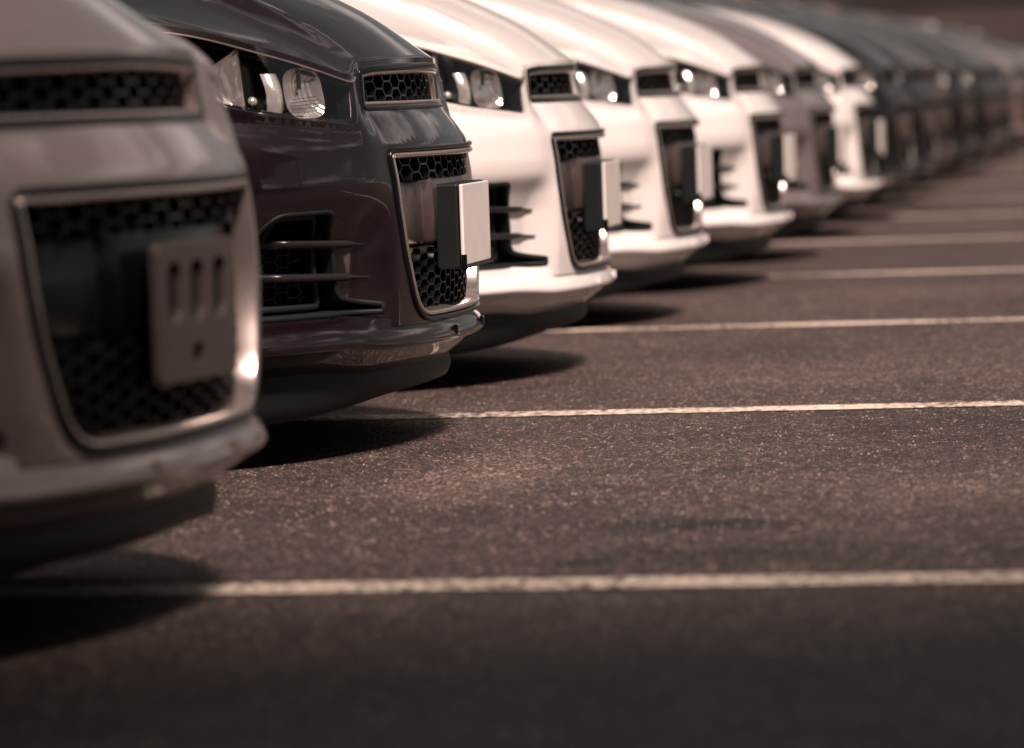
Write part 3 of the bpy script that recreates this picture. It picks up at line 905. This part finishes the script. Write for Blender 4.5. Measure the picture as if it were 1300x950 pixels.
def build_rest(root):
    """doors, cabin, wheels, mirrors, rear lamps"""
    part = lambda name, mb, m_, parent=root, smooth=True: link(name, mb.mesh(name, smooth), parent, [m_])
    for m in (1, -1):
        for x0, x1 in DOORS:
            p = offset_poly(door_poly(x0, x1, m), .004); mb = MB(); P_ = np.array(p)
            patch(mb, p, [], S, SN, grid_pts(P_.min(0)[0], P_.max(0)[0], .2, 1.05, .06), .06, outer_roll=(.015, .002))
            d = part('door', mb, PAINT_SLOT)
            mb = MB(); xh = x1 + .13
            s_ = s_of_x(xh); c = S(m * s_, .85)
            rows = []
            for i in range(11):
                u = i / 10; e = sin(pi * u) ** .5
                rows.append([Vector((c.x - .09 + .18 * u, c.y + m * (.002 + .032 * e + .006 * cos(t)), c.z + .011 * sin(t))) for t in np.linspace(0, 2 * pi, 9)[:-1]])
            mb.grid(rows, closed=True); o = part('door_handle', mb, PAINT_SLOT, d); fix_normals(o.data)
    # cabin
    def ring(w, th, out=0.0):
        # w: 0 belt .. 1 roof edge
        x_f = -1.36 - .92 * w ** 1.05; x_b = -4.12 + .62 * w ** 1.1
        hw = .80 - .235 * w ** 1.15 + .03 * sin(pi * w)
        z = .935 + .475 * w
        cx, a = (x_f + x_b) / 2, (x_f - x_b) / 2 + out; b_ = hw + out
        p = 4.2
        c_, s_ = cos(th), sin(th)
        return Vector((cx + a * abs(c_) ** (2 / p) * (1 if c_ >= 0 else -1), b_ * abs(s_) ** (2 / p) * (1 if s_ >= 0 else -1), z + (0 if abs(th) > 9 else 0)))
    def even(w, out=0.0, K=120):
        q = [ring(w, 2 * pi * i / 720, out) for i in range(720)]
        d = [0]
        for i in range(720): d.append(d[-1] + (q[(i + 1) % 720] - q[i]).length)
        res = []
        for k in range(K):
            t = d[-1] * k / K; i = min(719, int(np.searchsorted(d, t, 'right') - 1))
            u = (t - d[i]) / max(1e-9, d[i + 1] - d[i]); res.append(q[i].lerp(q[(i + 1) % 720], u))
        return res
    mb = MB(); rows = [even(w) for w in (0, .1, .25, .4, .55, .7, .85, .95, 1.0)]
    top = rows[-1]; cen = sum(top, Vector()) / len(top)
    for k, dz in ((.985, .010), (.95, .020), (.85, .034), (.6, .052), (.3, .062), (.02, .066)):
        rows.append([Vector((cen.x + (p.x - cen.x) * k, cen.y + (p.y - cen.y) * k, p.z + dz)) for p in top])
    mb.grid(rows, closed=True); o = part('roof', mb, PAINT_SLOT); fix_normals(o.data)
    # glazing set proud of the cabin: chosen by range of x / side
    def glaze(name, sel, w0, w1, parent=root):
        mb = MB(); ws = np.linspace(w0, w1, 7)
        rws = [even(w, .004, 240) for w in ws]
        idx = [i for i in range(240) if sel(rws[3][i])]
        # contiguous run
        if 0 in idx and 239 in idx:
            k = next(j for j in range(len(idx) - 1) if idx[j + 1] != idx[j] + 1) if len(idx) < 240 else 0
            idx = idx[k + 1:] + idx[:k + 1]
        mb.grid([[r_[i] for i in idx] for r_ in rws]); o = part(name, mb, M['glass'], parent); fix_normals(o.data)
    glaze('windshield', lambda p: p.x > -1.98 and abs(p.y) < .64, .06, .96)
    glaze('rear_window', lambda p: p.x < -3.7 and abs(p.y) < .6, .15, .90)
    for sgn in (1, -1):
        glaze('side_window', lambda p: p.y * sgn > .6 and -2.52 < p.x < -2.0, .12, .90)
        glaze('side_window', lambda p: p.y * sgn > .6 and -3.35 < p.x < -2.60, .12, .90)
    # cowl under the windscreen and belt shelf
    mb = MB(); rows = []
    for k in (0, 1):
        rows.append([Vector((x_rear(y) + .02 - .22 * k, y * (1 - .03 * k), hz(x_rear(y), y) - .022 - .008 * k)) for y in np.linspace(-.80, .80, 30)])
    mb.grid(rows); o = part('cowl_panel', mb, M['plastic']); fix_normals(o.data)
    for sgn in (1, -1):
        mb = MB(); rows = []
        for k in (0, 1):
            rows.append([S(sgn * s_, ztop(s_), .004 + .12 * k) - Vector((0, 0, .004 + .006 * k)) for s_ in np.linspace(S_W - .1, LEN - .02, 50)])
        mb.grid(rows); o = part('waist_moulding', mb, M['gloss']); fix_normals(o.data)
    # mirrors
    for sgn in (1, -1):
        me = rounded_box_mesh('mirror', (.13, .10, .12), .035, 4); o = link('mirror', me, root, [PAINT_SLOT])
        me.polygons.foreach_set('use_smooth', [True] * len(me.polygons))
        o.location = (-1.92, sgn * .86, 1.035)
        mb = MB(); mb.box((-1.90, sgn * .80, .985), (.05, .10, .03)); part('mirror_foot', mb, M['gloss'], root, False)
    # rear lamps
    for sgn in (1, -1):
        p = [(LEN - .78, .68), (LEN - .42, .66), (LEN - .40, .80), (LEN - .82, .84)]
        p = roundpoly(p, .03); p = p if sgn > 0 else [(-a, b_) for a, b_ in p][::-1]
        mb = MB(); P_ = np.array(p)
        patch(mb, p, [], S, SN, grid_pts(P_.min(0)[0], P_.max(0)[0], .6, .9, .04), .04, outer_roll=(.012, .003), extra=.006)
        part('tail_light', mb, M['red'])
    # wheels
    mb = MB(); prof = [(-.10, .21), (-.105, .26), (-.10, .30), (-.085, .322), (-.06, .33), (.06, .33), (.085, .322), (.10, .30), (.105, .26), (.10, .21)]
    mb.grid([[Vector((r * cos(t), y, r * sin(t))) for t in np.linspace(0, 2 * pi, 41)[:-1]] for y, r in prof], closed=True)
    tyre = mb.mesh('tyre'); fix_normals(tyre); tyre.materials.append(M['rubber'])
    mb = MB(); prof = [(.095, .215), (.100, .205), (.085, .198), (.02, .19), (-.09, .20)]
    mb.grid([[Vector((r * cos(t), y, r * sin(t))) for t in np.linspace(0, 2 * pi, 41)[:-1]] for y, r in prof], closed=True)
    for k in range(5):
        for dlt in (-.10, .10):
            a = 2 * pi * k / 5; d0 = Vector((cos(a), 0, sin(a))); d1 = Vector((cos(a + dlt * 1.4), 0, sin(a + dlt * 1.4)))
            mb.bar(d0 * .03 + Vector((0, .085, 0)), d1 * .20 + Vector((0, .085, 0)), Vector((0, 1, 0)), .026, .03)
    mb.grid([[Vector((r * cos(t), y, r * sin(t))) for t in np.linspace(0, 2 * pi, 17)[:-1]] for y, r in ((.06, .045), (.088, .04), (.092, .02), (.093, .001))], closed=True)
    rim = mb.mesh('rim', False); rim.materials.append(M['alloy'])
    for xc in (XF, XR):
        for sgn in (1, -1):
            w = link('wheel', tyre, root); w.location = (xc, sgn * .745, .33)
            if sgn < 0: w.rotation_euler = (0, 0, pi)
            w['label'] = 'black tyre on an alloy rim'
            r_ = link('rim', rim, w)

# two master cars: one with a plate, one with a bare bracket
def empty(name):
    o = bpy.data.objects.new(name, None); C.objects.link(o); o.empty_display_size = .3; return o

import time
_t = time.time()
master = empty('parked_car')
build_car(master)
build_rest(master)
print('car built', round(time.time() - _t, 1), 's', sum(len(o.data.polygons) for o in bpy.data.objects if o.type == 'MESH'), 'faces')

def set_paint(o, col):
    for i, sl in enumerate(o.material_slots):
        if sl.material is PAINT_SLOT or sl.material in P.values():
            sl.link = 'OBJECT'; sl.material = P[col]
def copy_car():
    r = master.copy(); C.objects.link(r)
    for ch in [c for c in bpy.data.objects if c.parent is master]:
        c = ch.copy(); C.objects.link(c); c.parent = r
        for g in [q for q in bpy.data.objects if q.parent is ch]:
            d = g.copy(); C.objects.link(d); d.parent = c
    return r
def paint_car(r, col):
    for o in bpy.data.objects:
        if o.type == 'MESH' and (o.parent is r or (o.parent is not None and o.parent.parent is r)): set_paint(o, col)

# x of the lip, y of the centre line, colour, label
ROW = [
    (-1.225, 5.15, 'silver', 'nearest car, silver and out of focus, with a bare slotted bracket in its grille'),
    (-1.368, 8.00, 'plum', 'dark plum car in sharp focus, between the nearest silver car and the first white one'),
    (-1.370, 9.94, 'white', 'first white car, parked right behind the dark plum one'),
    (-1.400, 12.13, 'white', 'white car in the middle of the three white cars standing side by side'),
    (-1.346, 14.15, 'white', 'third white car, standing just before the single grey one'),
    (-1.340, 16.20, 'grey', 'grey car standing between two white ones'),
    (-1.360, 18.50, 'white', 'last white car of the row, blurred, with dark cars beyond it'),
]
ORD = ['first', 'second', 'third', 'fourth', 'fifth', 'sixth', 'seventh', 'eighth', 'ninth', 'tenth', 'eleventh', 'twelfth']
far_cols = ['dark', 'dark', 'brown', 'dark', 'dark', 'brown', 'dark', 'pewter', 'brown', 'silver', 'brown', 'pewter', 'dark', 'silver', 'pewter', 'brown',
            'dark', 'pewter', 'silver', 'white', 'brown', 'dark', 'silver', 'pewter', 'dark', 'white', 'brown', 'silver']
NAMES = {'dark': 'black', 'brown': 'brown', 'pewter': 'grey beige', 'silver': 'silver', 'white': 'white'}
y = 18.5
for i, c in enumerate(far_cols):
    y += 2.12 + .10 * sin(i * 2.3)
    x = -1.36 + .03 * sin(i * 1.7 + 1)
    if i < 12: lab = '%s car, %s one beyond the last bright white car of the row' % (NAMES[c], ORD[i])
    else: lab = '%s car lost in the blur at the far end of the row' % NAMES[c]
    ROW.append((x, y, c, lab))

cars = [master] + [copy_car() for _ in ROW[1:]]
for i, (r, (x, y, col, lab)) in enumerate(zip(cars, ROW)):
    r.location = (x, y, 0)
    r['label'] = lab; r['category'] = 'car'; r['group'] = 'cars parked side by side in the lot'
    rr = random.Random(i)
    r.rotation_euler = (0, 0, radians(rr.uniform(-1.0, 1.0)) if i > 1 else radians((-6.8, 0)[i]))
# plates: built once, shared
_first = {}
for i, r in enumerate(cars):
    if i > 6: break
    kind = 'bare' if i == 0 else 'plate'
    if kind not in _first:
        before = set(bpy.data.objects)
        add_plate(r, kind == 'plate')
        _first[kind] = [o for o in bpy.data.objects if o not in before and o.parent is r]
    else:
        for o in _first[kind]:
            c = o.copy(); C.objects.link(c); c.parent = r
            for g in [q for q in bpy.data.objects if q.parent is o]:
                d = g.copy(); C.objects.link(d); d.parent = c
kids = {}
for o in bpy.data.objects:
    if o.parent is not None: kids.setdefault(o.parent.name, []).append(o)
for r, (x, y, col, lab) in zip(cars, ROW):
    for o in kids.get(r.name, []):
        set_paint(o, col)
        for q in kids.get(o.name, []): set_paint(q, col)

# the nearest car's grille block is coloured black to stand for its shade
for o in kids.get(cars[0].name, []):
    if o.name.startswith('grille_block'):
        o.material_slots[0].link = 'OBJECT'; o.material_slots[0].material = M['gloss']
        o['label'] = 'block across the grille, blackened to stand for its shade'

# ------------------------------------------------------------ ground and markings
me = bpy.data.meshes.new('asphalt')
v = []; fcs = []
xs = [-1500, -200, -40, -10, -3, 0, 3, 10, 40, 200, 1500]; ys = [-1500, -100, -10, 0, 3, 6, 10, 15, 25, 60, 200, 1500]
for yy in ys:
    for xx in xs: v.append((xx, yy, 0))
for j in range(len(ys) - 1):
    for i in range(len(xs) - 1):
        a = j * len(xs) + i; fcs.append((a, a + 1, a + 1 + len(xs), a + len(xs)))
me.from_pydata(v, [], fcs)
link('asphalt_ground', me, None, [asphalt_mat()], kind='structure')
LM = line_mat()
rr = random.Random(2)
for k in range(-1, 32):
    yc = 5.57 + 2.985 * k; w = .062
    mb = MB(); n = 320; rows = [[], []]
    for i in range(n + 1):
        xx = -6.4 + (2.2 + 6.4) * i / n
        rows[0].append(Vector((xx, yc - w + rr.uniform(-.0025, .0025), .002)))
        rows[1].append(Vector((xx, yc + w + rr.uniform(-.0025, .0025), .002)))
    mb.grid(rows); link('road_marking', mb.mesh('road_marking', False), None, [LM], kind='structure')

# ------------------------------------------------------------ unseen canopy, added behind the camera to darken the nearest ground
can = empty('shade_canopy'); can.location = (2.3, .75, 0); can.rotation_euler = (0, 0, radians(20))
can['label'] = 'unseen flat canopy on round columns, added to shade the near end of the lot'; can['category'] = 'canopy'
mb = MB(); mb.box((4, -6.4, 7.15), (44, 12.8, .30)); link('roof', mb.mesh('roof', False), can, [M['concrete']])
for (cx, cy) in ((-8, -.8), (9, -.8), (-17, -.8), (24, -.8)):
    mb = MB(); mb.grid([[Vector((cx + .12 * cos(t), cy + .12 * sin(t), z)) for t in np.linspace(0, 2 * pi, 25)[:-1]] for z in (0, 7.0)], closed=True)
    link('column', mb.mesh('column'), can, [M['steel']])

# ------------------------------------------------------------ loose stones standing out of the binder, where they can be told from the surface
def stones(n):
    g = np.random.default_rng(5)
    yy = 4.0 + 9.5 * g.random(n) ** 1.35
    xx = -2.5 + g.random(n) * 4.2
    on_line = np.abs((yy - 5.57 + 1.4925) % 2.985 - 1.4925) < .066
    yy = np.where(on_line, yy + .15, yy)
    r = .0011 + .0025 * g.random(n) ** 3.2
    K = 5
    V = np.zeros((n, K + 1, 3)); ph = g.random(n) * 6.28
    for k in range(K):
        a = ph + 2 * pi * (k + .35 * (g.random(n) - .5)) / K; q = r * (.75 + .5 * g.random(n))
        V[:, k, 0] = xx + q * np.cos(a); V[:, k, 1] = yy + q * np.sin(a); V[:, k, 2] = -.0005
    V[:, K, 0] = xx + r * (g.random(n) - .5) * .9; V[:, K, 1] = yy + r * (g.random(n) - .5) * .9; V[:, K, 2] = r * (.35 + .6 * g.random(n))
    me = bpy.data.meshes.new('stone_chips')
    base = (np.arange(n) * (K + 1))[:, None]
    F = np.concatenate([base + np.array([[k, (k + 1) % K, K]]) for k in range(K)], axis=0)
    me.vertices.add(n * (K + 1)); me.vertices.foreach_set('co', V.reshape(-1))
    me.loops.add(len(F) * 3); me.loops.foreach_set('vertex_index', F.reshape(-1).astype(np.int32))
    me.polygons.add(len(F)); me.polygons.foreach_set('loop_start', np.arange(0, len(F) * 3, 3, dtype=np.int32))
    try: me.polygons.foreach_set('loop_total', np.full(len(F), 3, dtype=np.int32))
    except Exception: pass
    me.update(); me.validate()
    return me
def stone_mat():
    m = bpy.data.materials.new('stone_chip'); m.use_nodes = True
    nt = m.node_tree; b = nt.nodes['Principled BSDF']
    tc = nt.nodes.new('ShaderNodeTexCoord'); v = nt.nodes.new('ShaderNodeTexVoronoi'); v.inputs['Scale'].default_value = 60
    nt.links.new(tc.outputs['Object'], v.inputs['Vector'])
    sp = nt.nodes.new('ShaderNodeSeparateColor'); nt.links.new(v.outputs['Color'], sp.inputs[0])
    r = nt.nodes.new('ShaderNodeValToRGB'); e = r.color_ramp.elements
    e[0].color = (.02, .016, .015, 1); e[1].color = (.33, .26, .22, 1)
    e2 = e.new(.6); e2.color = (.06, .045, .04, 1)
    nt.links.new(sp.outputs[0], r.inputs[0]); nt.links.new(r.outputs[0], b.inputs['Base Color'])
    b.inputs['Roughness'].default_value = .38
    return m
link('stone_chips', stones(330000), None, [stone_mat()], kind='stuff')

# ------------------------------------------------------------ long low building closing the far end of the lot
bld = empty('warehouse'); bld.location = (-6, 100, 0)
bld['label'] = 'long low brown building blurred beyond the far end of the row'; bld['category'] = 'building'
WB = mat('warehouse_render', (.035, .025, .023), .8, var=(.6, .25))
mb = MB(); mb.box((0, 0, 3.2), (90, 12, 6.4)); link('wall', mb.mesh('wall', False), bld, [WB])
mb = MB(); mb.box((0, 0, 6.6), (91, 13, .4)); link('roof', mb.mesh('roof', False), bld, [mat('roof_sheet', (.12, .09, .08), .6)])
WG = mat('window_glass', (.10, .09, .085), .1, .6)
wmesh = None
for k in range(-9, 18):
    if wmesh is None:
        mb = MB(); mb.box((0, 0, 0), (2.4, .12, 1.3)); wmesh = mb.mesh('window', False); wmesh.materials.append(WG)
    o = link('window', wmesh, bld); o.location = (k * 3.4 * .7, -6.02, 3.0)

# unseen dark building, added behind the camera to darken what the near flanks mirror
backdrop = empty('dark_backdrop'); backdrop.location = (4, -9, 0); backdrop.rotation_euler = (0, 0, radians(20))
backdrop['label'] = 'unseen dark glazed front, added for the near flanks to mirror'; backdrop['category'] = 'building'
mb = MB(); mb.box((0, -3.2, 3.45), (44, 6, 6.9)); link('wall', mb.mesh('wall', False), backdrop, [mat('backdrop_cladding', (.035, .034, .033), .6, var=(1, .2))])
mb = MB(); mb.box((0, 0, 0), (3.4, .10, 2.9)); pm = mb.mesh('window', False); pm.materials.append(mat('backdrop_glass', (.02, .022, .022), .05))
for k in range(-5, 6):
    o = link('window', pm, backdrop); o.location = (k * 3.7, -.18, 1.75)
